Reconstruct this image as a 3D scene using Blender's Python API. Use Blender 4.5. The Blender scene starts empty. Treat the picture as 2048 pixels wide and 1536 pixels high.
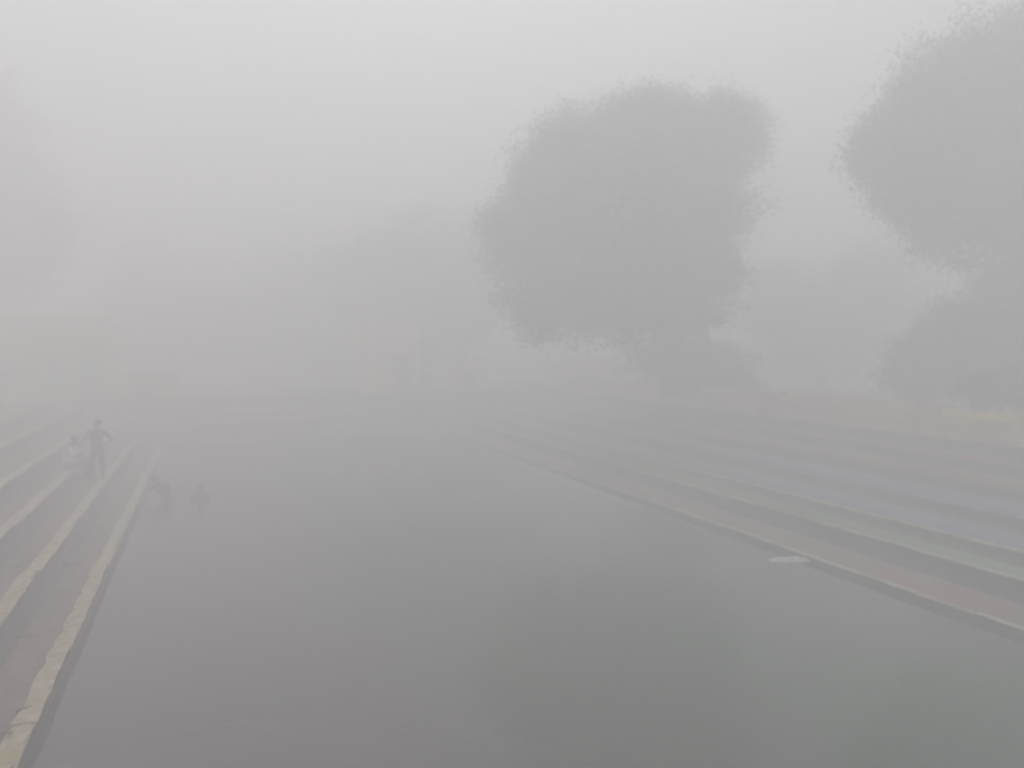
import bpy, bmesh, math, random
import numpy as np
from mathutils import Vector, Matrix, noise

random.seed(7)
rng = np.random.default_rng(7)
S = bpy.context.scene
COL = S.collection
R = math.radians

# ---------------------------------------------------------------- camera
# world: +Y runs along the tank, +X across it, z = 0 is just under the water level (0.08)
YAW = 22.0
cam_d = bpy.data.cameras.new('camera')
cam_d.sensor_width = 36.0
cam_d.lens = 36.0 * 1500 / 2048
cam_d.clip_start = 0.1
cam_d.clip_end = 2000
cam_d.dof.use_dof = True            # the phone focused on the near steps
cam_d.dof.focus_distance = 10.8
cam_d.dof.aperture_fstop = 0.33
cam = bpy.data.objects.new('camera', cam_d)
COL.objects.link(cam)
cam.location = (0, 0, 4.5)
cam.rotation_euler = (R(90 - 2.79), 0, R(-YAW))
S.camera = cam

# ---------------------------------------------------------------- sky and sun
SUN_EL, SUN_AZ = 62, 10            # azimuth clockwise from +Y
w = bpy.data.worlds.new('World')
S.world = w
w.use_nodes = True
nt = w.node_tree
nt.nodes.clear()
sky = nt.nodes.new('ShaderNodeTexSky')
sky.sky_type = 'NISHITA'
sky.sun_disc = False
sky.sun_elevation = R(SUN_EL)
sky.sun_rotation = R(SUN_AZ)
sky.air_density = 1.0
sky.dust_density = 4.0
hs = nt.nodes.new('ShaderNodeHueSaturation')
hs.inputs['Saturation'].default_value = 0.10      # an overcast, colourless sky
bg = nt.nodes.new('ShaderNodeBackground')
bg.inputs['Strength'].default_value = 0.13
wo = nt.nodes.new('ShaderNodeOutputWorld')
nt.links.new(sky.outputs[0], hs.inputs['Color'])
nt.links.new(hs.outputs[0], bg.inputs['Color'])
nt.links.new(bg.outputs[0], wo.inputs['Surface'])

sun_d = bpy.data.lights.new('sun', 'SUN')
sun_d.energy = 0.7
sun_d.angle = R(40)
sun_d.color = (1.0, 0.98, 0.96)
sun = bpy.data.objects.new('sun', sun_d)
COL.objects.link(sun)
sun.rotation_euler = (R(90 - SUN_EL), 0, R(180 - SUN_AZ))

S.view_settings.view_transform = 'Standard'
S.view_settings.look = 'None'
S.view_settings.gamma = 1.0
S.view_settings.exposure = 0.57
S.view_settings.use_curve_mapping = False

cy = S.cycles
cy.max_bounces = 14
cy.volume_bounces = 10
cy.diffuse_bounces = 3
cy.glossy_bounces = 3
cy.transparent_max_bounces = 8
cy.use_denoising = True
cy.use_adaptive_sampling = False
try:
    cy.denoiser = 'OPENIMAGEDENOISE'
except Exception:
    pass

# ---------------------------------------------------------------- helpers
def tag(o, label=None, cat=None, group=None, kind=None):
    if label: o['label'] = label
    if cat: o['category'] = cat
    if group: o['group'] = group
    if kind: o['kind'] = kind
    return o

def empty(name, loc=(0, 0, 0), rz=0, **kw):
    o = bpy.data.objects.new(name, None)
    o.empty_display_size = 0.2
    COL.objects.link(o)
    o.location = loc
    o.rotation_euler = (0, 0, rz)
    return tag(o, **kw)

def link(name, me, mat=None, parent=None, loc=(0, 0, 0), rot=(0, 0, 0), **kw):
    o = bpy.data.objects.new(name, me)
    COL.objects.link(o)
    o.location = loc
    o.rotation_euler = rot
    if mat is not None and not me.materials:
        me.materials.append(mat)
    if parent is not None: o.parent = parent
    return tag(o, **kw)

def mesh_from(name, verts, faces, smooth=False):
    me = bpy.data.meshes.new(name)
    me.from_pydata(verts, [], faces)
    me.update()
    if smooth:
        me.polygons.foreach_set('use_smooth', [True] * len(me.polygons))
    return me

def bm_mesh(name, bm, smooth=False):
    me = bpy.data.meshes.new(name)
    bm.normal_update()
    bm.to_mesh(me)
    bm.free()
    if smooth:
        me.polygons.foreach_set('use_smooth', [True] * len(me.polygons))
    return me

def add_box(bm, x0, x1, y0, y1, z0, z1):
    v = [bm.verts.new(p) for p in ((x0,y0,z0),(x1,y0,z0),(x1,y1,z0),(x0,y1,z0),(x0,y0,z1),(x1,y0,z1),(x1,y1,z1),(x0,y1,z1))]
    for f in ((0,3,2,1),(4,5,6,7),(0,1,5,4),(1,2,6,5),(2,3,7,6),(3,0,4,7)):
        bm.faces.new([v[i] for i in f])
    return v

def box_mesh(name, dims, bevel=0.0, off=(0, 0, 0)):
    bm = bmesh.new()
    x, y, z = dims
    add_box(bm, off[0], off[0]+x, off[1], off[1]+y, off[2], off[2]+z)
    if bevel:
        bmesh.ops.bevel(bm, geom=bm.edges[:], offset=bevel, segments=1, affect='EDGES')
    return bm_mesh(name, bm)

# ---------------------------------------------------------------- materials
def mat(name, c1, c2=None, scale=3.0, rough=0.85, bump=0.3, bscale=None, c3=None, s3=0.5, spec=0.3, detail=6, thr=(0.35, 0.7)):
    m = bpy.data.materials.new(name)
    m.use_nodes = True
    t = m.node_tree
    b = t.nodes['Principled BSDF']
    b.inputs['Roughness'].default_value = rough
    b.inputs['Specular IOR Level'].default_value = spec
    tc = t.nodes.new('ShaderNodeTexCoord')
    geo = t.nodes.new('ShaderNodeNewGeometry')
    if c2 is None:
        b.inputs['Base Color'].default_value = (*c1, 1)
        col = None
    else:
        n = t.nodes.new('ShaderNodeTexNoise')
        n.inputs['Scale'].default_value = scale
        n.inputs['Detail'].default_value = detail
        n.inputs['Roughness'].default_value = 0.65
        t.links.new(geo.outputs['Position'], n.inputs['Vector'])
        cr = t.nodes.new('ShaderNodeValToRGB')
        cr.color_ramp.elements[0].color = (*c1, 1)
        cr.color_ramp.elements[1].color = (*c2, 1)
        cr.color_ramp.elements[0].position = thr[0]
        cr.color_ramp.elements[1].position = thr[1]
        t.links.new(n.outputs['Fac'], cr.inputs['Fac'])
        col = cr.outputs['Color']
        if c3 is not None:
            n3 = t.nodes.new('ShaderNodeTexNoise')
            n3.inputs['Scale'].default_value = s3
            n3.inputs['Detail'].default_value = 8
            t.links.new(geo.outputs['Position'], n3.inputs['Vector'])
            r3 = t.nodes.new('ShaderNodeValToRGB')
            r3.color_ramp.elements[0].position = 0.48
            r3.color_ramp.elements[1].position = 0.62
            t.links.new(n3.outputs['Fac'], r3.inputs['Fac'])
            mx = t.nodes.new('ShaderNodeMix'); mx.data_type = 'RGBA'
            t.links.new(r3.outputs['Color'], mx.inputs[0])
            t.links.new(col, mx.inputs[6])
            mx.inputs[7].default_value = (*c3, 1)
            col = mx.outputs[2]
        t.links.new(col, b.inputs['Base Color'])
    if bump:
        nb = t.nodes.new('ShaderNodeTexNoise')
        nb.inputs['Scale'].default_value = bscale or scale * 5
        nb.inputs['Detail'].default_value = 8
        t.links.new(geo.outputs['Position'], nb.inputs['Vector'])
        bp = t.nodes.new('ShaderNodeBump')
        bp.inputs['Strength'].default_value = bump
        bp.inputs['Distance'].default_value = 0.03
        t.links.new(nb.outputs['Fac'], bp.inputs['Height'])
        t.links.new(bp.outputs['Normal'], b.inputs['Normal'])
    return m

M = {}
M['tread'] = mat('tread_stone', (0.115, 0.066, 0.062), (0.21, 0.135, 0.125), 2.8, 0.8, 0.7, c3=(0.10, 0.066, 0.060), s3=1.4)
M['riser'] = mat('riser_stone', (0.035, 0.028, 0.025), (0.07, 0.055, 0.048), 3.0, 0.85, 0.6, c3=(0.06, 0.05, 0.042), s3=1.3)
M['nosing'] = mat('nosing_stone', (0.28, 0.23, 0.16), (0.58, 0.49, 0.36), 7.0, 0.8, 0.9, c3=(0.36, 0.30, 0.13), s3=3.2)
M['nosing_pink'] = mat('nosing_stone_pink', (0.30, 0.25, 0.21), (0.42, 0.355, 0.30), 5.0, 0.8, 0.7, c3=(0.33, 0.29, 0.19), s3=2.1)
M['r_nosing'] = mat('bank_edging_stone', (0.27, 0.265, 0.20), (0.38, 0.37, 0.29), 4.0, 0.85, 0.6, c3=(0.17, 0.19, 0.12), s3=1.2)
M['r_nosing2'] = mat('bank_edging_stone_pale', (0.31, 0.29, 0.24), (0.42, 0.39, 0.33), 4.0, 0.85, 0.6, c3=(0.20, 0.20, 0.15), s3=1.2)
M['ochre2'] = mat('ochre_plaster_faded', (0.48, 0.38, 0.20), (0.58, 0.47, 0.26), 0.8, 0.9, 0.3, bscale=12, c3=(0.38, 0.31, 0.20), s3=0.6)
M['ochre3'] = mat('ochre_plaster_stained', (0.44, 0.34, 0.13), (0.54, 0.43, 0.18), 1.1, 0.9, 0.3, bscale=12, c3=(0.36, 0.29, 0.18), s3=0.8)
M['far_stone'] = mat('far_bank_stone', (0.13, 0.10, 0.085), (0.20, 0.165, 0.14), 1.2, 0.9, 0.5)
M['landing'] = mat('landing_masonry', (0.27, 0.22, 0.12), (0.36, 0.30, 0.17), 1.2, 0.9, 0.5, bscale=12, c3=(0.22, 0.18, 0.12), s3=0.7)
M['g_riser'] = mat('bank_riser_green', (0.05, 0.09, 0.055), (0.085, 0.12, 0.08), 2.2, 0.9, 0.6)
M['b_riser'] = mat('bank_riser_grey', (0.095, 0.105, 0.13), (0.145, 0.15, 0.17), 2.0, 0.9, 0.6)
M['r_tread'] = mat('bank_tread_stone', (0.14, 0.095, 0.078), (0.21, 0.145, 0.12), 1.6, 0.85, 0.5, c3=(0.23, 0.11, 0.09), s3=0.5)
M['r_riser'] = mat('bank_riser_moss_and_shade', (0.02, 0.032, 0.022), (0.04, 0.046, 0.034), 2.4, 0.9, 0.6, c3=(0.035, 0.028, 0.023), s3=1.0)  # moss tone, with riser and recess shade put into its dark colour
M['g_tread'] = mat('bank_tread_mossy', (0.10, 0.18, 0.085), (0.17, 0.24, 0.13), 1.8, 0.9, 0.5, c3=(0.08, 0.17, 0.08), s3=0.8)
M['b_tread'] = mat('bank_tread_grey', (0.11, 0.14, 0.21), (0.17, 0.20, 0.28), 1.5, 0.9, 0.5)
M['ground'] = mat('ground_earth', (0.17, 0.14, 0.10), (0.27, 0.22, 0.16), 0.4, 0.95, 0.5, bscale=6, c3=(0.10, 0.12, 0.05), s3=0.15)
M['ochre'] = mat('ochre_plaster', (0.60, 0.45, 0.07), (0.66, 0.52, 0.11), 0.8, 0.9, 0.3, bscale=12, c3=(0.52, 0.40, 0.10), s3=0.4)
M['peach'] = mat('orange_plaster', (0.80, 0.36, 0.06), (0.85, 0.44, 0.10), 0.8, 0.9, 0.3, bscale=12, c3=(0.5, 0.32, 0.2), s3=0.4)
M['pinkwall'] = mat('pink_plaster', (0.52, 0.32, 0.28), (0.6, 0.4, 0.34), 0.8, 0.9, 0.3, bscale=12)
M['greywall'] = mat('grey_plaster', (0.28, 0.28, 0.29), (0.36, 0.36, 0.36), 0.8, 0.9, 0.3, bscale=12)
M['trim'] = mat('trim_lime', (0.55, 0.52, 0.46), (0.65, 0.62, 0.56), 2, 0.85, 0.2)
M['blue'] = mat('blue_paint', (0.20, 0.32, 0.42), (0.27, 0.40, 0.50), 3, 0.6, 0.1)
M['dark_opening'] = mat('dark_wood', (0.16, 0.13, 0.10), (0.22, 0.18, 0.14), 5, 0.8, 0.2)
M['leaf'] = mat('leaves', (0.028, 0.045, 0.018), (0.07, 0.095, 0.035), 1.3, 0.7, 0)
M['leaf2'] = mat('leaves_bluish', (0.03, 0.045, 0.028), (0.06, 0.08, 0.045), 1.3, 0.7, 0)
M['bark'] = mat('bark', (0.06, 0.045, 0.035), (0.12, 0.095, 0.075), 6, 0.9, 0.8)
M['skin'] = mat('skin', (0.10, 0.055, 0.034), (0.13, 0.07, 0.044), 8, 0.55, 0.05)
M['hair'] = mat('hair', (0.012, 0.010, 0.009), (0.02, 0.017, 0.015), 60, 0.6, 0.3)
M['cloth_green'] = mat('dark_green_cloth', (0.02, 0.03, 0.027), (0.03, 0.042, 0.037), 12, 0.9, 0.4)
M['cloth_dark'] = mat('dark_trousers', (0.02, 0.018, 0.02), (0.032, 0.028, 0.03), 12, 0.9, 0.4)
M['cloth_white'] = mat('white_cloth', (0.72, 0.72, 0.72), (0.82, 0.82, 0.8), 9, 0.85, 0.4)
M['litter_white'] = mat('white_plastic', (0.36, 0.34, 0.32), (0.80, 0.78, 0.75), 14, 0.6, 0.5, bscale=30)
M['eye'] = mat('eye_white', (0.6, 0.6, 0.58))
M['iris'] = mat('eye_dark', (0.02, 0.015, 0.01))
M['lip'] = mat('lip', (0.16, 0.06, 0.05))
M['deadleaf'] = mat('dead_leaf', (0.035, 0.025, 0.018), (0.06, 0.042, 0.028), 40, 0.9, 0.3)
M['twig'] = mat('twig_wood', (0.02, 0.015, 0.012), (0.035, 0.027, 0.02), 40, 0.9, 0.3)
M['rag'] = mat('dark_rag', (0.025, 0.02, 0.02), (0.05, 0.04, 0.04), 30, 0.95, 0.5)

def water_mat():
    m = bpy.data.materials.new('murky_green_water')
    m.use_nodes = True
    t = m.node_tree
    b = t.nodes['Principled BSDF']
    b.inputs['Base Color'].default_value = (0.080, 0.085, 0.066, 1)
    b.inputs['Roughness'].default_value = 0.0
    b.inputs['IOR'].default_value = 1.5
    geo = t.nodes.new('ShaderNodeNewGeometry')
    mp = t.nodes.new('ShaderNodeMapping')
    mp.inputs['Scale'].default_value = (0.9, 2.6, 1)
    mp.inputs['Rotation'].default_value = (0, 0, R(14))
    n = t.nodes.new('ShaderNodeTexNoise')
    n.inputs['Scale'].default_value = 1.7
    n.inputs['Detail'].default_value = 5
    n2 = t.nodes.new('ShaderNodeTexNoise')     # patches where a breath of air ruffles the water
    n2.inputs['Scale'].default_value = 0.16
    n2.inputs['Detail'].default_value = 3
    ra = t.nodes.new('ShaderNodeMapRange')
    ra.inputs['From Min'].default_value = 0.42
    ra.inputs['From Max'].default_value = 0.68
    mu = t.nodes.new('ShaderNodeMath'); mu.operation = 'MULTIPLY'
    bp = t.nodes.new('ShaderNodeBump')
    bp.inputs['Strength'].default_value = 0.5
    bp.inputs['Distance'].default_value = 0.022
    t.links.new(geo.outputs['Position'], mp.inputs['Vector'])
    t.links.new(mp.outputs[0], n.inputs['Vector'])
    t.links.new(geo.outputs['Position'], n2.inputs['Vector'])
    t.links.new(n2.outputs['Fac'], ra.inputs['Value'])
    t.links.new(n.outputs['Fac'], mu.inputs[0])
    t.links.new(ra.outputs[0], mu.inputs[1])
    t.links.new(mu.outputs[0], bp.inputs['Height'])
    t.links.new(bp.outputs['Normal'], b.inputs['Normal'])
    # silt clouds in the water
    n3 = t.nodes.new('ShaderNodeTexNoise'); n3.inputs['Scale'].default_value = 0.22; n3.inputs['Detail'].default_value = 4
    t.links.new(geo.outputs['Position'], n3.inputs['Vector'])
    cr = t.nodes.new('ShaderNodeValToRGB')
    cr.color_ramp.elements[0].position = 0.35; cr.color_ramp.elements[1].position = 0.7
    cr.color_ramp.elements[0].color = (0.002, 0.034, 0.012, 1)
    cr.color_ramp.elements[1].color = (0.007, 0.048, 0.018, 1)
    t.links.new(n3.outputs['Fac'], cr.inputs['Fac'])
    cr2 = t.nodes.new('ShaderNodeValToRGB')
    cr2.color_ramp.elements[0].position = 0.35; cr2.color_ramp.elements[1].position = 0.7
    cr2.color_ramp.elements[0].color = (0.042, 0.036, 0.033, 1)
    cr2.color_ramp.elements[1].color = (0.060, 0.052, 0.047, 1)
    t.links.new(n3.outputs['Fac'], cr2.inputs['Fac'])
    sx = t.nodes.new('ShaderNodeSeparateXYZ'); t.links.new(geo.outputs['Position'], sx.inputs[0])
    ad = t.nodes.new('ShaderNodeMath'); ad.operation = 'MULTIPLY_ADD'
    ad.inputs[1].default_value = 9.0
    t.links.new(n3.outputs['Fac'], ad.inputs[0]); t.links.new(sx.outputs['X'], ad.inputs[2])
    r2 = t.nodes.new('ShaderNodeMapRange'); r2.inputs['From Min'].default_value = 5.5; r2.inputs['From Max'].default_value = 11.5
    r2.interpolation_type = 'SMOOTHSTEP'
    t.links.new(ad.outputs[0], r2.inputs['Value'])
    mx = t.nodes.new('ShaderNodeMix'); mx.data_type = 'RGBA'
    t.links.new(r2.outputs[0], mx.inputs[0]); t.links.new(cr2.outputs[0], mx.inputs[6]); t.links.new(cr.outputs[0], mx.inputs[7])
    t.links.new(mx.outputs[2], b.inputs['Base Color'])
    return m
M['water'] = water_mat()

# ---------------------------------------------------------------- ground, water, haze
YN, YF = -3.0, 37.5            # near wall and far water line of the tank
LX = [-1.89, -2.80, -3.63, -4.45, -5.58, -6.5]
LZ = [0.30, 0.65, 1.00, 1.35, 1.66, 1.90]
RX = [11.44, 12.74, 13.61, 14.92, 16.4, 17.95, 19.15]
RZ = [0.20, 0.56, 0.80, 1.10, 1.36, 1.62, 1.90]
FY = [37.5, 38.4, 39.2, 40.0, 40.8, 41.6]
FZ = [0.27, 0.60, 0.94, 1.28, 1.60, 1.897]
GX0, GX1, GY0, GY1 = -6.9, 19.5, YN, 42.0
GR = 200.0
vs, fs = [], []
xs = [-GR, GX0, GX1, GR]; ys = [-GR, GY0, GY1, GR]
for y in ys:
    for x in xs: vs.append((x, y, 1.896))
for j in range(3):
    for i in range(3):
        if i == 1 and j == 1: continue
        a = j*4+i
        fs.append((a, a+1, a+5, a+4))
link('ground', mesh_from('ground', vs, fs), M['ground'], kind='structure')
link('water', mesh_from('water', [(-8, -3.4, .08), (20, -3.4, .08), (20, 43, .08), (-8, 43, .08)], [(0,1,2,3)]), M['water'], kind='structure')

HZ = 18.6
hb = box_mesh('haze', (430, 430, HZ + 3.0), 0, (-215, -215, -3.0))
hm = bpy.data.materials.new('fog')
hm.use_nodes = True
hm.node_tree.nodes.clear()
pv = hm.node_tree.nodes.new('ShaderNodeVolumePrincipled')
pv.inputs['Color'].default_value = (0.957, 0.954, 0.963, 1)
pv.inputs['Density'].default_value = 0.066
pv.inputs['Anisotropy'].default_value = 0.0
ho = hm.node_tree.nodes.new('ShaderNodeOutputMaterial')
hm.node_tree.links.new(pv.outputs[0], ho.inputs['Volume'])
link('haze', hb, hm, kind='stuff')

# ---------------------------------------------------------------- steps
def strip_mesh(name, pts_list, axis, a0, a1, n, jitter=0.012, seed=0):
    """surface strips: each (p, q) in pts_list is a cross-section segment (u,z)-(u,z) run along the axis from a0 to a1"""
    verts, faces = [], []
    for (p, q) in pts_list:
        segs = max(1, int(math.hypot(q[0]-p[0], q[1]-p[1]) / 0.25))
        base = len(verts)
        for i in range(n+1):
            a = a0 + (a1-a0)*i/n
            for k in range(segs+1):
                f = k/segs
                u = p[0]+(q[0]-p[0])*f; z = p[1]+(q[1]-p[1])*f
                if 0 < k < segs:
                    d = noise.noise(Vector((u*1.1+seed, a*0.7, z*2.0)))*jitter
                    if abs(q[0]-p[0]) > abs(q[1]-p[1]): z += d
                    else: u += d
                verts.append((u, a, z) if axis == 'y' else (a, u, z))
        for i in range(n):
            for k in range(segs):
                v = base + i*(segs+1) + k
                faces.append((v, v+1, v+segs+2, v+segs+1))
    return mesh_from(name, verts, faces)

def nosing_variant(i, L, D, Hh, noise_amp=0.014):
    """an edging stone, its edges worn; local x across (0 = step edge, + inward), y along, z down from 0"""
    nx, ny = 3, 9
    verts, faces = [], []
    def top(x, y):
        return noise.noise(Vector((x*4+i*9.1, y*3, 1.7)))*noise_amp*0.6
    g = {}
    for a in range(nx+1):
        for b in range(ny+1):
            x = D*a/nx; y = L*b/ny
            z = top(x, y)
            wob = noise.noise(Vector((i*5.3, y*2.2, 9.9)))*noise_amp*1.6
            if a == 0: x += wob; z -= 0.012
            if a == nx: x += noise.noise(Vector((i*3.3, y*3.1, 4.4)))*0.06*D/.26 + noise.noise(Vector((i*3.3, y*9, 8.4)))*0.022*D/.26
            if b in (0, ny): z -= 0.007
            g[a, b] = len(verts); verts.append((x, y, z))
    h = {}
    for a in range(nx+1):
        for b in range(ny+1):
            if a in (0, nx) or b in (0, ny):
                x, y, z = verts[g[a, b]]
                h[a, b] = len(verts)
                verts.append((x + (0.012 if a == 0 else 0), y, -Hh))
    for a in range(nx):
        for b in range(ny):
            faces.append((g[a,b], g[a+1,b], g[a+1,b+1], g[a,b+1]))
    for a in range(nx):
        faces.append((g[a,0], h[a,0], h[a+1,0], g[a+1,0]))
        faces.append((g[a,ny], g[a+1,ny], h[a+1,ny], h[a,ny]))
    for b in range(ny):
        faces.append((g[0,b], g[0,b+1], h[0,b+1], h[0,b]))
        faces.append((g[nx,b], h[nx,b], h[nx,b+1], g[nx,b+1]))
    return mesh_from('nosing_stone', verts, faces)

def steps(label, edges, zs, side, a0, a1, stones_from, stones_to, mats, nd, base_z=-0.5, out=None, levels=4, nh=0.07, nose=('nosing', 'nosing_pink')):
    """side: -1 rises toward -X, +1 toward +X, 0 rises toward +Y"""
    root = empty('stone_steps', ((edges[0], a0, 0) if side else (a0, edges[0], 0)), label=label, cat='steps')
    inv = Matrix.Translation(-root.location)
    axis = 'y' if side else 'x'
    n = int((a1-a0)/0.5)
    seq = []
    for i, (e, z) in enumerate(zip(edges, zs)):
        zlow = base_z if i == 0 else zs[i-1]
        nxt = edges[i+1] if i+1 < len(edges) else out
        mt, mr = mats[min(i, len(mats)-1)]
        # silt and render round the foot of every riser, so tread and riser meet in a hollow curve; the dark riser colour there paints in recess shade
        sg = side if side else 1
        fr = min(0.16, (zs[i+1]-z)*0.5) if i+1 < len(edges) else 0.0
        z0_ = zlow-0.02 if i == 0 else zlow-0.006 + min(0.16, (z-zlow)*0.5)
        ztop = z-0.02 if i < levels else z-0.006
        rp = [(e, z0_), (e, ztop)]
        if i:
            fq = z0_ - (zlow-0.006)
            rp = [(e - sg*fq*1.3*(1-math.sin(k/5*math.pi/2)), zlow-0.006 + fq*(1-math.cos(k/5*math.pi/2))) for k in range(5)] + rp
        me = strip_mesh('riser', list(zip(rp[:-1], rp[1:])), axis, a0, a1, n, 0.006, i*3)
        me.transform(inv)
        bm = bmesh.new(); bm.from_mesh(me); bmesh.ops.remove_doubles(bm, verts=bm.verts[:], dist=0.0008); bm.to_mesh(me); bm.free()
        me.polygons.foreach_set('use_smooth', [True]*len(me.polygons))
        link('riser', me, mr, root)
        prof = [(e, z-0.006), (nxt - sg*fr*1.3, z-0.006)]
        if not fr: prof.append((nxt, z-0.006))
        me = strip_mesh('tread', list(zip(prof[:-1], prof[1:])), axis, a0, a1, n, 0.012, i*7)
        me.transform(inv)
        bm = bmesh.new(); bm.from_mesh(me); bmesh.ops.remove_doubles(bm, verts=bm.verts[:], dist=0.0008); bm.to_mesh(me); bm.free()
        me.polygons.foreach_set('use_smooth', [True]*len(me.polygons))
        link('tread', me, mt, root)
    # edging stones
    var = [nosing_variant(k + int(edges[0]*10), 1.0, nd, nh) for k in range(9)]
    for k, v in enumerate(var):
        v.materials.append(M[nose[0]] if k % 3 else M[nose[1]])
    if side:
        for i in range(levels):
            y = stones_from + random.uniform(0, 0.5)
            while y < stones_to:
                L = random.choice((0.85, 1.0, 1.2, 1.45)) * random.uniform(0.92, 1.08)
                o = bpy.data.objects.new('nosing_stone', random.choice(var))
                COL.objects.link(o); o.parent = root
                lx = edges[i] - side*0.02 + random.uniform(-0.014, 0.014)
                o.location = (lx - root.location.x, y - root.location.y, zs[i] + random.uniform(0.002, 0.012))
                o.scale = (side*1.0, (L-random.uniform(0.006, 0.02)), 1)
                o.rotation_euler = (random.uniform(-.004, .004), random.uniform(-.012, .012), random.uniform(-.010, .010))
                y += L
    return root

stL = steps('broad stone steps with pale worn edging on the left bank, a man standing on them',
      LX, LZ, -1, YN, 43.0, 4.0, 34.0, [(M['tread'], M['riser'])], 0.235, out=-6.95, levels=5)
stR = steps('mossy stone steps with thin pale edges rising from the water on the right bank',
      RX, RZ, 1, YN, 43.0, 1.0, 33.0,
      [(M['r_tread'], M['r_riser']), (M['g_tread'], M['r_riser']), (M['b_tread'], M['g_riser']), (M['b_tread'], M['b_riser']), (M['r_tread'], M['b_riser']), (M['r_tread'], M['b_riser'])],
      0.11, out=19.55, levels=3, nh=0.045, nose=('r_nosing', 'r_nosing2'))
stF = steps('stone steps almost lost in fog across the far end of the water',
      FY, FZ, 0, -6.9, 19.5, 0, 0, [(M['far_stone'], M['far_stone'])], 0.2, out=42.05)

# near retaining wall with the platform the photograph was taken from
pw = empty('retaining_wall', (6, YN, 0), label='stone retaining wall at the near end of the tank, under the viewer', cat='wall')
link('coping', box_mesh('coping', (26.3, 0.5, 0.15), 0.02, (-12.9, -0.35, 1.87)), M['nosing'], pw)
link('wall_face', box_mesh('wall_face', (26.3, 0.4, 2.36), 0, (-12.9, -0.41, -0.5)), M['riser'], pw)
pl = empty('viewing_platform', (0, -0.9, 0), label='square masonry platform under the viewer at the near end', cat='platform')
link('platform_body', box_mesh('platform_body', (3.0, 1.6, 3.2), 0.02, (-1.5, -1.2, -0.4)), M['riser'], pl)
link('platform_slab', box_mesh('platform_slab', (3.1, 1.7, 0.1), 0.02, (-1.55, -1.25, 2.802)), M['tread'], pl)

# low ochre landing at the far left corner
ld = empty('landing', (1.7, 37.2, 0), label='low ochre masonry landing at the far left end of the water', cat='platform')
link('landing_body', box_mesh('landing_body', (5.8, 1.6, 1.45), 0.02, (-2.9, 0, -0.5)), M['landing'], ld)
link('landing_coping', box_mesh('landing_coping', (5.96, 1.7, 0.09), 0.02, (-2.98, -0.08, 0.952)), M['landing'], ld)

# ---------------------------------------------------------------- right parapet wall of rough blocks
wl = empty('boundary_wall', (19.6, 0, 1.9), label='low ochre boundary wall along the top of the right-hand steps', cat='wall')
bvar = []
for k in range(6):
    bm = bmesh.new()
    add_box(bm, 0, 0.34, 0.012, 0.988, 0.006, 0.312)
    bmesh.ops.subdivide_edges(bm, edges=bm.edges[:], cuts=1, use_grid_fill=True)
    for v in bm.verts:
        v.co.x += noise.noise(v.co*2.2 + Vector((k*4.1, 0, 0)))*0.035
    bvar.append(bm_mesh('block', bm))
for k, v in enumerate(bvar): v.materials.append(M['ochre2'] if k % 3 else M['ochre3'])
for row in range(3):
    y = 2.0 + random.uniform(0, .5)
    while y < 40:
        L = random.uniform(0.7, 1.3)
        if not (row == 2 and (13.0 < y < 14.5 or 20 < y < 21.5)):
            o = bpy.data.objects.new('block', random.choice(bvar)); COL.objects.link(o); o.parent = wl
            o.location = (random.uniform(-.02, .02), y, row*0.312)
            o.scale = (1, L, 1)
        y += L
link('wall_core', box_mesh('wall_core', (0.2, 39.5, 0.8), 0, (0.08, 1.5, 0.0)), M['ochre'], wl)

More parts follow.
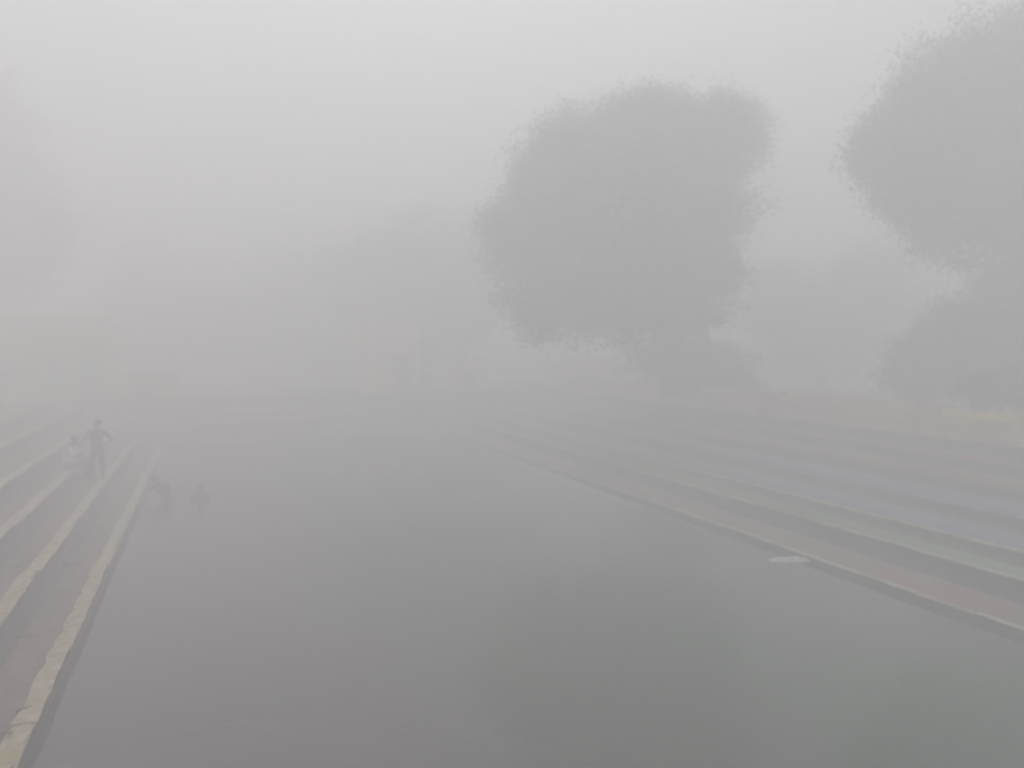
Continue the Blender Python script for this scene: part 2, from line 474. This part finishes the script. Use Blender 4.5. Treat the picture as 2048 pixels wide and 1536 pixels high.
# ---------------------------------------------------------------- buildings
def building(label, x0, x1, y0, y1, h, m, trim=True, opens=(), roof=0.16, z0=1.9, cat='building', name='house', dome=False):
    """a plain flat-roofed building; opens: (x, z, w, h, kind) cut as recesses on the near (-Y) face"""
    cx = (x0+x1)/2
    b = empty(name, (cx, y0, z0), label=label, cat=cat)
    bm = bmesh.new()
    # near face as a grid with holes
    xs_ = sorted({x0, x1, *[o[0] for o in opens], *[o[0]+o[2] for o in opens]})
    zs_ = sorted({0, h, *[o[1] for o in opens], *[o[1]+o[3] for o in opens]})
    def inside(xa, za):
        return any(o[0] <= xa < o[0]+o[2] and o[1] <= za < o[1]+o[3] for o in opens)
    for i in range(len(xs_)-1):
        for j in range(len(zs_)-1):
            if inside((xs_[i]+xs_[i+1])/2, (zs_[j]+zs_[j+1])/2): continue
            bm.faces.new([bm.verts.new(p) for p in ((xs_[i]-cx,0,zs_[j]),(xs_[i+1]-cx,0,zs_[j]),(xs_[i+1]-cx,0,zs_[j+1]),(xs_[i]-cx,0,zs_[j+1]))])
    dpt = y1-y0
    a, c = x0-cx, x1-cx
    for q in (((c,0,0),(c,dpt,0),(c,dpt,h),(c,0,h)), ((a,dpt,0),(a,0,0),(a,0,h),(a,dpt,h)), ((c,dpt,0),(a,dpt,0),(a,dpt,h),(c,dpt,h)), ((a,0,h),(c,0,h),(c,dpt,h),(a,dpt,h))):
        bm.faces.new([bm.verts.new(p) for p in q])
    for o in opens:
        p, q, r, s = o[0]-cx, o[0]+o[2]-cx, o[1], o[1]+o[3]
        for f in (((p,0,r),(p,.18,r),(p,.18,s),(p,0,s)), ((q,0,r),(q,0,s),(q,.18,s),(q,.18,r)), ((p,0,s),(p,.18,s),(q,.18,s),(q,0,s)), ((p,0,r),(q,0,r),(q,.18,r),(p,.18,r))):
            bm.faces.new([bm.verts.new(v) for v in f])
    bmesh.ops.remove_doubles(bm, verts=bm.verts[:], dist=0.0005)
    link('wall', bm_mesh('wall', bm), m, b)
    link('roof', box_mesh('roof', (x1-x0+.3, dpt+.3, roof), 0.02, (a-.15, -.15, h+.002)), M['trim'] if trim else m, b)
    link('parapet', box_mesh('parapet', (x1-x0+.02, .15, .35), 0.01, (a-.01, -.02, h+roof+.004)), m, b)
    for o in opens:
        p, r, ww, hh, kd = o[0]-cx, o[1], o[2], o[3], o[4]
        mm = M['blue'] if kd in ('blue', 'window') else M['dark_opening']
        if kd == 'window':
            f = bmesh.new()
            add_box(f, p, p+.06, .06, .12, r, r+hh); add_box(f, p+ww-.06, p+ww, .06, .12, r, r+hh)
            add_box(f, p+.06, p+ww-.06, .06, .12, r, r+.06); add_box(f, p+.06, p+ww-.06, .06, .12, r+hh-.06, r+hh)
            add_box(f, p+ww/2-.03, p+ww/2+.03, .065, .115, r+.06, r+hh-.06)
            wn = link('window', bm_mesh('window', f), M['trim'], b)
            link('pane', box_mesh('pane', (ww-.12, .02, hh-.12), 0, (p+.06, .085, r+.06)), mm, wn)
            link('sill', box_mesh('sill', (ww+.16, .12, .06), 0.01, (p-.08, -.09, r-.062)), M['trim'], wn)
        else:
            dr = link('door', box_mesh('door', (ww, .05, hh), 0.008, (p, .11, r)), mm, b)
            for ii in range(2):
                for jj in range(2):
                    bmd = bmesh.new()
                    add_box(bmd, p+.08+ii*ww/2, p+ww/2-.06+ii*ww/2, .095, .112, r+.15+jj*hh/2, r+hh/2-.1+jj*hh/2)
                    link('door_panel', bm_mesh('door_panel', bmd), mm, dr)
    return b

building('ochre single-storey house in the fog above the left-hand steps', -12.6, -4.6, 42.4, 49.0, 3.65, M['ochre'],
         opens=[(-11.6, 0.9, 1.0, 1.2, 'window'), (-9.4, 0.9, 1.0, 1.2, 'window'), (-7.4, 0.9, 1.0, 1.2, 'window'), (-6.0, 0.0, 1.0, 2.1, 'blue')])
building('low ochre shed beside the ochre house at the far left corner', -4.35, -1.6, 42.6, 45.2, 0.85, M['ochre'], opens=[(-3.4, 0.0, 0.7, 0.75, 'door')], roof=.08, name='shed', cat='shed')
building('orange-washed small gatehouse at the middle of the far bank', 8.3, 11.4, 43.0, 45.6, 3.5, M['peach'], opens=[(9.9, 0.0, 1.1, 2.2, 'door')], name='gatehouse', cat='gatehouse')
building('small pink shrine room on the far bank between two ochre structures', 13.4, 15.6, 42.8, 44.6, 1.6, M['pinkwall'], opens=[(14.1, 0.0, .8, 1.25, 'door')], roof=.1, name='shrine', cat='shrine')
building('long low ochre outbuilding under the big tree on the far bank', 19.9, 24.5, 40.5, 43.0, 1.5, M['ochre'], opens=[(21.0, 0.4, .8, .7, 'window'), (23.0, 0.0, .8, 1.3, 'door')], roof=.1, name='outbuilding', cat='outbuilding')

# ---------------------------------------------------------------- trees
def tube(bm, pts, radii, seg=8):
    rings = []
    for i, (p, r) in enumerate(zip(pts, radii)):
        p = Vector(p)
        d = (Vector(pts[min(i+1, len(pts)-1)]) - Vector(pts[max(i-1, 0)])).normalized()
        up = Vector((0, 0, 1)) if abs(d.z) < .9 else Vector((1, 0, 0))
        a = d.cross(up).normalized(); b = d.cross(a)
        rings.append([bm.verts.new(p + (a*math.cos(2*math.pi*k/seg) + b*math.sin(2*math.pi*k/seg))*r) for k in range(seg)])
    for i in range(len(rings)-1):
        for k in range(seg):
            bm.faces.new((rings[i][k], rings[i][(k+1) % seg], rings[i+1][(k+1) % seg], rings[i+1][k]))
    bm.faces.new(rings[-1]); bm.faces.new(list(reversed(rings[0])))

def tree(label, x, y, blobs, trunk_r, n, leaf=0.16, m='leaf', z0=1.88, group=None):
    """blobs: (dx, dy, z, rx, ry, rz) leaf masses relative to the trunk, z above the ground"""
    t = empty('tree', (x, y, z0), label=label, cat='tree', group=group)
    bm = bmesh.new()
    hmin = min(b[2]-b[5] for b in blobs)
    fork = max(1.2, hmin + 0.6)
    tube(bm, [(0, 0, -0.2), (0, 0, .4), (.08, 0, fork*.5), (.0, .1, fork)], [trunk_r*1.5, trunk_r*1.1, trunk_r, trunk_r*.9], 10)
    for b in blobs:
        e = Vector((b[0], b[1], b[2]))
        s = Vector((0, .1, fork - .1))
        mid = s.lerp(e, .5) + Vector((random.uniform(-.4, .4), random.uniform(-.4, .4), -.3))
        rr = trunk_r*.5
        tube(bm, [s, s.lerp(mid, .5), mid, mid.lerp(e, .6), e], [rr, rr*.85, rr*.7, rr*.5, rr*.2], 7)
        for _ in range(5):
            d = Vector((random.gauss(0, 1), random.gauss(0, 1), random.gauss(0, .8))).normalized()
            q = e + Vector((d.x*b[3], d.y*b[4], d.z*b[5]))*.75
            st = mid.lerp(e, random.uniform(.3, .9))
            tube(bm, [st, st.lerp(q, .5)+Vector((0, 0, .1)), q], [rr*.3, rr*.2, rr*.07], 5)
    link('trunk', bm_mesh('trunk', bm, True), M['bark'], t)
    # foliage: clumps on each mass's shell and inside it, leaf quads in each clump
    vol = np.array([b[3]*b[4]*b[5] for b in blobs])**(2/3)
    vol /= vol.sum()
    C = []
    for b, vv in zip(blobs, vol):
        k = max(300, int(n*5.6*vv))
        ncl = max(30, k//140)
        d = rng.normal(size=(ncl, 3)); d /= np.linalg.norm(d, axis=1, keepdims=True)
        rad = rng.random(ncl)**0.36 * rng.uniform(.86, 1.13, ncl)
        lump = 1 + 0.16*np.array([noise.noise(Vector(dd*2.1) + Vector((b[0], b[1], b[2]))) for dd in d])*2
        c = np.array(b[:3]) + d*np.array(b[3:])*(rad*lump)[:, None]
        ci = rng.integers(0, ncl, k)
        sp = rng.normal(size=(k, 3))*np.array([.34, .34, .24])*leaf/.16
        C.append(c[ci]+sp)
    P = np.concatenate(C); k = len(P)
    a = rng.normal(size=(k, 3)); a /= np.linalg.norm(a, axis=1, keepdims=True)
    b2 = np.cross(a, rng.normal(size=(k, 3))); b2 /= np.linalg.norm(b2, axis=1, keepdims=True)
    s = leaf*.38*rng.uniform(.6, 1.4, (k, 1))
    V = np.stack([P - a*s, P + b2*s*.45, P + a*s, P - b2*s*.45], 1).reshape(-1, 3)
    me = bpy.data.meshes.new('crown')
    me.vertices.add(4*k); me.vertices.foreach_set('co', V.ravel().astype(np.float32))
    me.loops.add(4*k); me.loops.foreach_set('vertex_index', np.arange(4*k, dtype=np.int32))
    me.polygons.add(k); me.polygons.foreach_set('loop_start', np.arange(0, 4*k, 4, dtype=np.int32))
    me.update(calc_edges=True); me.validate()
    link('crown', me, M[m], t)
    return t

def pix(px, py, d):
    """a world point at camera depth d under photo pixel (px, py)"""
    cx = (px-1024)/1500*d; cz = (768-py)/1500*d
    p = Vector((cx, cz, -d))
    return cam.matrix_basis @ p
cam.matrix_basis = Matrix.Translation(cam.location) @ cam.rotation_euler.to_matrix().to_4x4()

def pblob(bx, by, px, py, d, rw, rh, rd=None):
    p = pix(px, py, d)
    w_ = rw/1500*d; h_ = rh/1500*d
    return (p.x-bx, p.y-by, p.z-1.88, w_, rd or w_*.9, h_)

# big tree in the middle right
D1 = 29.5
b0 = pix(1405, 790, 33.8)
tree('large round-crowned tree standing alone right of the middle, behind the right-hand steps', b0.x, b0.y,
     [pblob(b0.x, b0.y, 1250, 420, D1, 230, 200), pblob(b0.x, b0.y, 1350, 300, D1, 165, 105), pblob(b0.x, b0.y, 1450, 270, D1+.5, 80, 75),
      pblob(b0.x, b0.y, 1150, 330, D1, 110, 95), pblob(b0.x, b0.y, 1050, 480, D1, 90, 130), pblob(b0.x, b0.y, 1120, 600, D1-.5, 110, 85),
      pblob(b0.x, b0.y, 1400, 420, D1+1, 95, 130), pblob(b0.x, b0.y, 1380, 560, D1, 110, 100), pblob(b0.x, b0.y, 1250, 600, D1, 130, 90),
      pblob(b0.x, b0.y, 1300, 235, D1, 90, 50)],
     .42, 52000, .17)
# its bushy undergrowth
b1 = pix(1400, 792, 34.2)
tree('dense dark bush under the large round-crowned tree', b1.x, b1.y, [pblob(b1.x, b1.y, 1390, 735, 33.8, 110, 55), pblob(b1.x, b1.y, 1330, 710, 33.8, 60, 45), pblob(b1.x, b1.y, 1460, 760, 33.8, 60, 30)], .12, 9000, .13, 'leaf2')
# right tree, nearer, cut by the frame
D2 = 25.0
b2_ = pix(2060, 800, D2)
tree('tallest tree, cut off by the right edge of the picture', b2_.x, b2_.y,
     [pblob(b2_.x, b2_.y, 1990, 230, D2, 200, 170), pblob(b2_.x, b2_.y, 1850, 300, D2, 130, 120), pblob(b2_.x, b2_.y, 1870, 190, D2, 95, 90), pblob(b2_.x, b2_.y, 2060, 140, D2, 150, 110),
      pblob(b2_.x, b2_.y, 1760, 310, D2, 55, 50), pblob(b2_.x, b2_.y, 1990, 430, D2+1, 160, 120), pblob(b2_.x, b2_.y, 2180, 330, D2, 190, 180), pblob(b2_.x, b2_.y, 2230, 110, D2, 180, 180), pblob(b2_.x, b2_.y, 1850, 400, D2+1, 100, 60)],
     .4, 52000, .16)
b3 = pix(1960, 806, 28)
tree('broad low tree beneath the tallest tree at the right edge', b3.x, b3.y,
     [pblob(b3.x, b3.y, 1960, 690, 28, 150, 110), pblob(b3.x, b3.y, 2080, 640, 28, 130, 130), pblob(b3.x, b3.y, 1850, 740, 28, 85, 60)], .25, 22000, .15, 'leaf2')
b4 = pix(2000, 806, 23)
tree('small dark bush just over the boundary wall at the right edge', b4.x, b4.y, [pblob(b4.x, b4.y, 2010, 775, 23, 70, 28), pblob(b4.x, b4.y, 2060, 765, 23, 50, 30)], .07, 5000, .10, 'leaf2')
b5 = pix(1640, 795, 45)
tree('fog-dimmed tree between the round-crowned tree and the tallest tree', b5.x, b5.y,
     [pblob(b5.x, b5.y, 1640, 650, 45, 150, 115), pblob(b5.x, b5.y, 1560, 600, 45, 70, 75), pblob(b5.x, b5.y, 1740, 600, 45, 90, 110)], .3, 16000, .2)
# left edge tree
b6 = pix(-90, 800, 43)
tree('pale tree lost in fog behind the ochre house at the left edge', b6.x, b6.y,
     [pblob(b6.x, b6.y, -60, 420, 43, 190, 170), pblob(b6.x, b6.y, 40, 480, 43, 110, 110), pblob(b6.x, b6.y, -30, 250, 43, 110, 120), pblob(b6.x, b6.y, -150, 300, 43, 140, 180)],
     .35, 30000, .18)
# far tree line
for lab, px, d, wv, top in (('faint tree in the fog behind the ochre house, nearer the picture middle', 330, 56, 150, 480),
                            ('faint tree in the fog behind the orange gatehouse', 640, 58, 190, 450),
                            ('faint tree in the fog just left of the large round-crowned tree', 850, 49, 210, 400)):
    q = pix(px, 770, d)
    tree(lab, q.x, q.y, [pblob(q.x, q.y, px, top+120, d, wv*.8, 110), pblob(q.x, q.y, px-wv*.55, top+170, d, wv*.55, 90), pblob(q.x, q.y, px+wv*.6, top+150, d, wv*.5, 95), pblob(q.x, q.y, px+10, top+250, d-.5, wv*.6, 90)], .35, 12000, .26)

# ---------------------------------------------------------------- people
def skin_mesh(name, nodes, links, m, parent, root_i=0, sub=2, loc=(0, 0, 0)):
    """nodes: name -> (x,y,z,rx,ry); one skinned continuous surface"""
    keys = list(nodes)
    me = bpy.data.meshes.new(name)
    me.from_pydata([nodes[k][:3] for k in keys], [(keys.index(a), keys.index(b)) for a, b in links], [])
    o = link(name, me, m, parent)
    mod = o.modifiers.new('skin', 'SKIN')
    mod.use_smooth_shade = True
    sv = me.skin_vertices[0].data if me.skin_vertices else None
    if sv is None:
        bm = bmesh.new(); bm.from_mesh(me); bm.verts.layers.skin.verify(); bm.to_mesh(me); bm.free()
        sv = me.skin_vertices[0].data
    for i, k in enumerate(keys):
        n_ = nodes[k]
        sv[i].radius = (n_[3], n_[4] if len(n_) > 4 else n_[3])
        sv[i].use_root = (i == root_i)
    ss = o.modifiers.new('sub', 'SUBSURF'); ss.levels = sub; ss.render_levels = sub
    return o

def V(*a): return Vector(a)

def hand_nodes(N, Lk, wrist, tag_, dirv, palmn, thumb_side, curl=.5):
    """palm and five fingers running from the wrist along dirv; palmn = the way the palm faces"""
    d = dirv.normalized(); n_ = palmn.normalized(); sd = d.cross(n_).normalized()*thumb_side
    pm = N[wrist]; w0 = Vector(pm[:3])
    palm = w0 + d*.055
    N[tag_+'palm'] = (*palm, .036, .017)
    Lk.append((wrist, tag_+'palm'))
    for k, (off, ln) in enumerate(((.030, .070), (.011, .080), (-.009, .075), (-.028, .058))):
        b = palm + d*.045 + sd*off
        p1 = b + (d*math.cos(curl*.4) + n_*math.sin(curl*.4))*ln*.5
        p2 = p1 + (d*math.cos(curl*1.3) + n_*math.sin(curl*1.3))*ln*.5
        for nm, q, r in (('a', b, .0095), ('b', p1, .009), ('c', p2, .0075)):
            N[f'{tag_}f{k}{nm}'] = (*q, r, r)
        Lk.extend([(tag_+'palm', f'{tag_}f{k}a'), (f'{tag_}f{k}a', f'{tag_}f{k}b'), (f'{tag_}f{k}b', f'{tag_}f{k}c')])
    t1 = w0 + d*.045 + sd*.036
    t2 = t1 + (d*.7 + sd*.5 + n_*.4).normalized()*.045
    N[tag_+'t1'] = (*t1, .012, .012); N[tag_+'t2'] = (*t2, .0095, .0095)
    Lk.extend([(tag_+'palm', tag_+'t1'), (tag_+'t1', tag_+'t2')])

def person(label, loc, rz, P, shirt, trousers, cat='person', bare=False, towel=None, group=None):
    """P: joint positions. local frame: person faces -Y, x to the person's left"""
    root = empty('person', loc, rz, label=label, cat=cat)
    N, L = {}, []
    def n(k, p, rx, ry=None): N[k] = (*p, rx, ry or rx)
    pel, ch, nk, hd = P['pelvis'], P['chest'], P['neck'], P['head']
    n('pelvis', pel, .15, .10)
    n('belly', pel.lerp(ch, .5), .135, .095)
    n('chest', ch, .165, .11)
    n('upper', ch.lerp(nk, .6), .12, .085)
    n('neck', nk, .055)
    up = (hd-nk).normalized()
    fw = P.get('face', V(0, -1, 0))
    n('jaw', hd - up*.05 + fw*.02, .066, .072)
    n('head', hd + up*.045, .078, .092)
    n('crown', hd + up*.10, .055, .065)
    n('nose', hd - up*.005 + fw*.112, .013)
    sdv = up.cross(fw).normalized()
    L += [('pelvis','belly'),('belly','chest'),('chest','upper'),('upper','neck'),('neck','jaw'),('jaw','head'),('head','crown'),('head','nose')]
    for s in 'lr':
        sh, el, wr = P['sh'+s], P['el'+s], P['wr'+s]
        n('sh'+s, sh, .062); n('ua'+s, sh.lerp(el, .5), .050); n('el'+s, el, .040); n('fa'+s, el.lerp(wr, .4), .039); n('wr'+s, wr, .027, .024)
        L += [('upper','sh'+s),('sh'+s,'ua'+s),('ua'+s,'el'+s),('el'+s,'fa'+s),('fa'+s,'wr'+s)]
        hand_nodes(N, L, 'wr'+s, 'h'+s, P.get('hd'+s, wr-el), P.get('pn'+s, V(-1 if s == 'l' else 1, 0, 0)), 1 if s == 'l' else -1, P.get('curl', .6))
        hp, kn, an, to = P['hp'+s], P['kn'+s], P['an'+s], P['to'+s]
        n('hp'+s, hp, .095, .095); n('th'+s, hp.lerp(kn, .5), .078); n('kn'+s, kn, .055); n('cf'+s, kn.lerp(an, .35), .056); n('an'+s, an, .036); n('he'+s, an+V(0,0,-.035)-(to-an).normalized()*.02, .034)
        n('ba'+s, an.lerp(to, .65)+V(0,0,-.02), .042, .026); n('to'+s, to+V(0,0,-.01), .034, .018)
        L += [('pelvis','hp'+s),('hp'+s,'th'+s),('th'+s,'kn'+s),('kn'+s,'cf'+s),('cf'+s,'an'+s),('an'+s,'he'+s),('an'+s,'ba'+s),('ba'+s,'to'+s)]
    skin_mesh('body', N, L, M['skin'], root)
    # hair cap
    hc = hd + up*.065 - fw*.018
    bm = bmesh.new()
    bmesh.ops.create_uvsphere(bm, u_segments=20, v_segments=14, radius=1)
    bas = Matrix((sdv, -fw, up)).transposed()
    for v in list(bm.verts):
        l = v.co.copy()
        if l.z < -.45 or (l.z < .25 and l.y < -.25): bm.verts.remove(v); continue
        nn = 1 + .05*noise.noise(l*6)
        v.co = hc + bas @ Vector((l.x*.093*nn, l.y*.108*nn, l.z*.10*nn))
    link('hair', bm_mesh('hair', bm, True), M['hair'], root)
    for s in (-1, 1):
        e = bmesh.new(); bmesh.ops.create_icosphere(e, subdivisions=2, radius=.012)
        for v in e.verts: v.co = hd + up*.03 + fw*.083 + sdv*s*.032 + v.co
        eo = link('eye', bm_mesh('eye', e, True), M['eye'], root)
        e = bmesh.new(); bmesh.ops.create_icosphere(e, subdivisions=1, radius=.006)
        for v in e.verts: v.co = hd + up*.03 + fw*.093 + sdv*s*.032 + v.co
        link('iris', bm_mesh('iris', e, True), M['iris'], eo)
        e = bmesh.new(); bmesh.ops.create_icosphere(e, subdivisions=2, radius=1)
        for v in e.verts: v.co = hd + up*.01 + sdv*s*.086 + bas @ Vector((v.co.x*.010, v.co.y*.02, v.co.z*.032))
        link('ear', bm_mesh('ear', e, True), M['skin'], root)
    e = bmesh.new(); bmesh.ops.create_icosphere(e, subdivisions=2, radius=1)
    for v in e.verts: v.co = hd - up*.05 + fw*.088 + bas @ Vector((v.co.x*.024, v.co.y*.008, v.co.z*.008))
    link('mouth', bm_mesh('mouth', e, True), M['lip'], root)
    if shirt:
        N2, L2 = {}, []
        def n2(k, p, rx, ry=None): N2[k] = (*p, rx, ry or rx)
        hem = pel + (pel-ch).normalized()*.03
        n2('hem', hem, .178, .132); n2('pelvis', pel.lerp(ch, .3), .165, .122); n2('chest', ch, .185, .13); n2('upper', ch.lerp(nk, .6), .14, .10); n2('collar', ch.lerp(nk, .86), .078, .07)
        L2 += [('hem','pelvis'),('pelvis','chest'),('chest','upper'),('upper','collar')]
        for s in 'lr':
            sh, el = P['sh'+s], P['el'+s]
            n2('sh'+s, sh, .078); n2('ua'+s, sh.lerp(el, .45), .068); n2('cuff'+s, sh.lerp(el, .85), .062)
            L2 += [('upper','sh'+s),('sh'+s,'ua'+s),('ua'+s,'cuff'+s)]
        skin_mesh('shirt', N2, L2, M[shirt], root)
    if trousers:
        N3, L3 = {}, []
        def n3(k, p, rx, ry=None): N3[k] = (*p, rx, ry or rx)
        n3('pelvis', pel, .168, .122); n3('waist', pel.lerp(ch, .22), .155, .112)
        L3 += [('pelvis','waist')]
        for s in 'lr':
            hp, kn, an = P['hp'+s], P['kn'+s], P['an'+s]
            n3('hp'+s, hp, .108); n3('th'+s, hp.lerp(kn, .5), .094); n3('kn'+s, kn, .073); n3('cf'+s, kn.lerp(an, .5), .07); n3('cu'+s, kn.lerp(an, .9), .062)
            L3 += [('pelvis','hp'+s),('hp'+s,'th'+s),('th'+s,'kn'+s),('kn'+s,'cf'+s),('cf'+s,'cu'+s)]
        skin_mesh('trousers', N3, L3, M[trousers], root)
    return root

yawr = R(-YAW)
# standing man on the second step
p = pix(195, 958, 21.8)
SP = dict(pelvis=V(0,0,.93), chest=V(0,.01,1.25), neck=V(0,.0,1.46), head=V(.03,-.03,1.60), face=V(-.45,-.9,-.15).normalized(),
  shl=V(.19,0,1.40), ell=V(.40,.08,1.17), wrl=V(.21,-.08,1.02), hdl=V(-.3,-.1,-.2), pnl=V(-.6,.5,0),
  shr=V(-.19,0,1.40), elr=V(-.32,.03,1.16), wrr=V(-.22,-.20,1.32), hdr=V(.3,-.2,.4), pnr=V(.5,.5,0),
  hpl=V(.10,0,.88), knl=V(.13,-.03,.49), anl=V(.14,.03,.075), tol=V(.19,-.14,.04),
  hpr=V(-.10,0,.88), knr=V(-.13,-.03,.49), anr=V(-.15,.03,.075), tor=V(-.21,-.14,.04))
person('person standing on the left-hand steps with an elbow out, in dark green shirt',
       (-3.06, p.y, LZ[1]+.0), yawr+R(12), SP, 'cloth_green', 'cloth_dark')

# seated person in white, on the third step, feet on the second, turned to the water
p = pix(118, 938, 21.6)
SP = dict(pelvis=V(0,.05,.13), chest=V(0,-.04,.46), neck=V(0,-.10,.68), head=V(0,-.17,.81), face=V(0,-.93,-.36).normalized(),
  shl=V(.18,-.09,.61), ell=V(.24,-.30,.38), wrl=V(.16,-.50,.24), hdl=V(-.05,-.3,-.1), pnl=V(0,-.3,-1),
  shr=V(-.18,-.09,.61), elr=V(-.25,-.30,.38), wrr=V(-.15,-.52,.24), hdr=V(.05,-.3,-.1), pnr=V(0,-.3,-1),
  hpl=V(.10,0,.12), knl=V(.15,-.44,.16), anl=V(.13,-.50,-.25), tol=V(.14,-.70,-.31),
  hpr=V(-.10,0,.12), knr=V(-.15,-.44,.18), anr=V(-.14,-.56,-.25), tor=V(-.16,-.76,-.31))
person('person in a white shirt sitting on a step edge beside the standing person, leaning forward',
       (-3.80, p.y-.2, LZ[2]+.0), R(84), SP, 'cloth_white', 'cloth_dark')

# bather bending forward at the water's edge
p = pix(312, 1002, 21.6)
SP = dict(pelvis=V(0,.16,-.06), chest=V(0,.0,.24), neck=V(0,-.13,.44), head=V(-.04,-.22,.54), face=V(0,-.85,-.5).normalized(),
  shl=V(.19,-.08,.38), ell=V(.42,-.20,.20), wrl=V(.58,-.30,.05), hdl=V(.2,-.2,-.1), pnl=V(0,0,-1),
  shr=V(-.19,-.08,.38), elr=V(-.43,-.16,.20), wrr=V(-.60,-.28,.05), hdr=V(-.2,-.2,-.1), pnr=V(0,0,-1),
  hpl=V(.10,.16,-.12), knl=V(.14,.06,-.55), anl=V(.14,.2,-.93), tol=V(.16,.03,-.97),
  hpr=V(-.10,.16,-.12), knr=V(-.14,.06,-.55), anr=V(-.14,.2,-.93), tor=V(-.16,.03,-.97), curl=.2)
person('dark-clad person bending forward in the water at the lowest step with arms spread',
       (-1.3, p.y+.1, .12), yawr+R(-12), SP, 'cloth_dark', 'cloth_dark')
# bather chest deep
p = pix(402, 1006, 21.9)
SP = dict(pelvis=V(0,.05,-.42), chest=V(0,.0,-.08), neck=V(0,-.03,.13), head=V(0,-.06,.27), face=V(-.3,-.93,-.2).normalized(),
  shl=V(.19,-.01,.07), ell=V(.30,-.12,-.14), wrl=V(.16,-.32,-.06), hdl=V(-.3,-.3,.1), pnl=V(-.6,.4,0),
  shr=V(-.19,-.01,.07), elr=V(-.30,-.10,-.14), wrr=V(-.14,-.32,-.04), hdr=V(.3,-.3,.1), pnr=V(.6,.4,0),
  hpl=V(.10,.05,-.47), knl=V(.12,-.1,-.85), anl=V(.13,.05,-1.22), tol=V(.15,-.12,-1.26),
  hpr=V(-.10,.05,-.47), knr=V(-.12,-.1,-.85), anr=V(-.13,.05,-1.22), tor=V(-.15,-.12,-1.26))
person('dark-clad person standing chest deep in the water, farther from the steps than the bending one',
       (p.x, p.y, .10), yawr+R(10), SP, 'cloth_green', 'cloth_dark')

# ---------------------------------------------------------------- litter
def on_plane(px, py, z):
    a = pix(px, py, 1.0); o = cam.location; d = a - o
    return o + d*((z-o.z)/d.z)

def crumple(nm, loc, sx, sy, h, m, label, cat, rz=0, seed=0, n_=18, thick=.004):
    verts, faces = [], []
    for i in range(n_+1):
        for j in range(n_+1):
            u, v = i/n_*2-1, j/n_*2-1
            r = 1 + .28*noise.noise(Vector((u*1.4+seed, v*1.4, 3)))
            hh = (abs(noise.noise(Vector((u*2.2+seed*2, v*3.4, 0))))*.9 + abs(noise.noise(Vector((u*6+seed, v*7, 5))))*.35)*h
            e = max(abs(u), abs(v))
            hh *= max(0.05, 1-e**3)
            k = 1/math.sqrt(1+min(abs(u), abs(v))**2*.7)
            verts.append((u*sx*r*k, v*sy*r*k, hh + .004))
    q = n_+1
    for i in range(n_):
        for j in range(n_):
            faces.append((i*q+j, (i+1)*q+j, (i+1)*q+j+1, i*q+j+1))
    me = mesh_from(nm, verts, faces, True)
    o = link(nm, me, m, None, loc, (0, 0, rz), label=label, cat=cat)
    sd = o.modifiers.new('thickness', 'SOLIDIFY'); sd.thickness = thick
    return o

q = on_plane(1580, 1121, 0.08)
crumple('floating_sheet', (q.x, q.y, 0.08), .44, .16, .15, M['litter_white'], 'crumpled white plastic sheet floating on the water against the right-hand steps', 'plastic sheet', yawr, 4, 22)
q = on_plane(145, 1129, LZ[0])
crumple('rag', (q.x, q.y, LZ[0]), .19, .11, .07, M['rag'], 'dark rag lying in the middle of the lowest left-hand step', 'rag', .3, 9, 14)

def twig(loc, L, rz, label, seed, fork=True, z=0, m='twig'):
    random.seed(seed)
    bm = bmesh.new()
    pts = [Vector((0, 0, .01))]
    for i in range(5):
        pts.append(pts[-1] + Vector((L/5, random.uniform(-.2, .2)*L/5*2, random.uniform(0, .02))))
    tube(bm, pts, [.011, .010, .008, .007, .005, .003], 6)
    if fork:
        for i, sg in ((2, 1), (3, -1)):
            a = pts[i]
            tube(bm, [a, a+Vector((L*.12, sg*L*.14, .03)), a+Vector((L*.2, sg*L*.27, .05))], [.006, .005, .002], 5)
    return link('twig', bm_mesh('twig', bm, True), M[m], None, loc, (0, 0, rz), label=label, cat='twig')

q = on_plane(30, 1276, LZ[0]); twig((q.x, q.y, LZ[0]), .40, -.4, 'forked dark twig on the lowest left-hand step near the left edge of the picture', 3)
q = on_plane(26, 1140, LZ[1]); twig((q.x, q.y, LZ[1]+.01), .42, .75, 'thin twig lying on the pale edge of the second left-hand step', 5)
q = on_plane(32, 1426, LZ[0]); twig((q.x, q.y, LZ[0]), .16, .1, 'short straight twig near the bottom left corner', 8, False)

def leafm(nm, loc, s, rz, label, seed):
    verts, faces = [], []
    K = 8
    for i in range(K+1):
        t = i/K; wd = math.sin(math.pi*t**.8)*.30*s
        cz = .35*s*(t-.5)**2 + .012
        for j in (-1, 0, 1):
            verts.append(((t-.5)*s*2, j*wd, cz + abs(j)*wd*.45 + .004*noise.noise(Vector((t*9+seed, j, 0)))))
    for i in range(K):
        for j in (0, 1):
            a = i*3+j; faces.append((a, a+1, a+4, a+3))
    o = link(nm, mesh_from(nm, verts, faces, True), M['deadleaf'], None, loc, (0, 0, rz), label=label, cat='leaf')
    sd = o.modifiers.new('thickness', 'SOLIDIFY'); sd.thickness = .002
    return o
q = on_plane(136, 1247, LZ[0]); leafm('dead_leaf', (q.x, q.y, LZ[0]), .05, .9, 'small curled dead leaf beside the pale edging, right of the forked twig', 1)
q = on_plane(8, 1473, LZ[0]); leafm('dead_leaf', (q.x, q.y, LZ[0]+.01), .075, .2, 'dark dead leaf on the pale edging in the bottom left corner', 2)
q = on_plane(22, 1471, LZ[0]); leafm('dead_leaf', (q.x, q.y, LZ[0]+.012), .04, 1.4, 'tiny dead leaf just right of the dark one in the bottom left corner', 3)
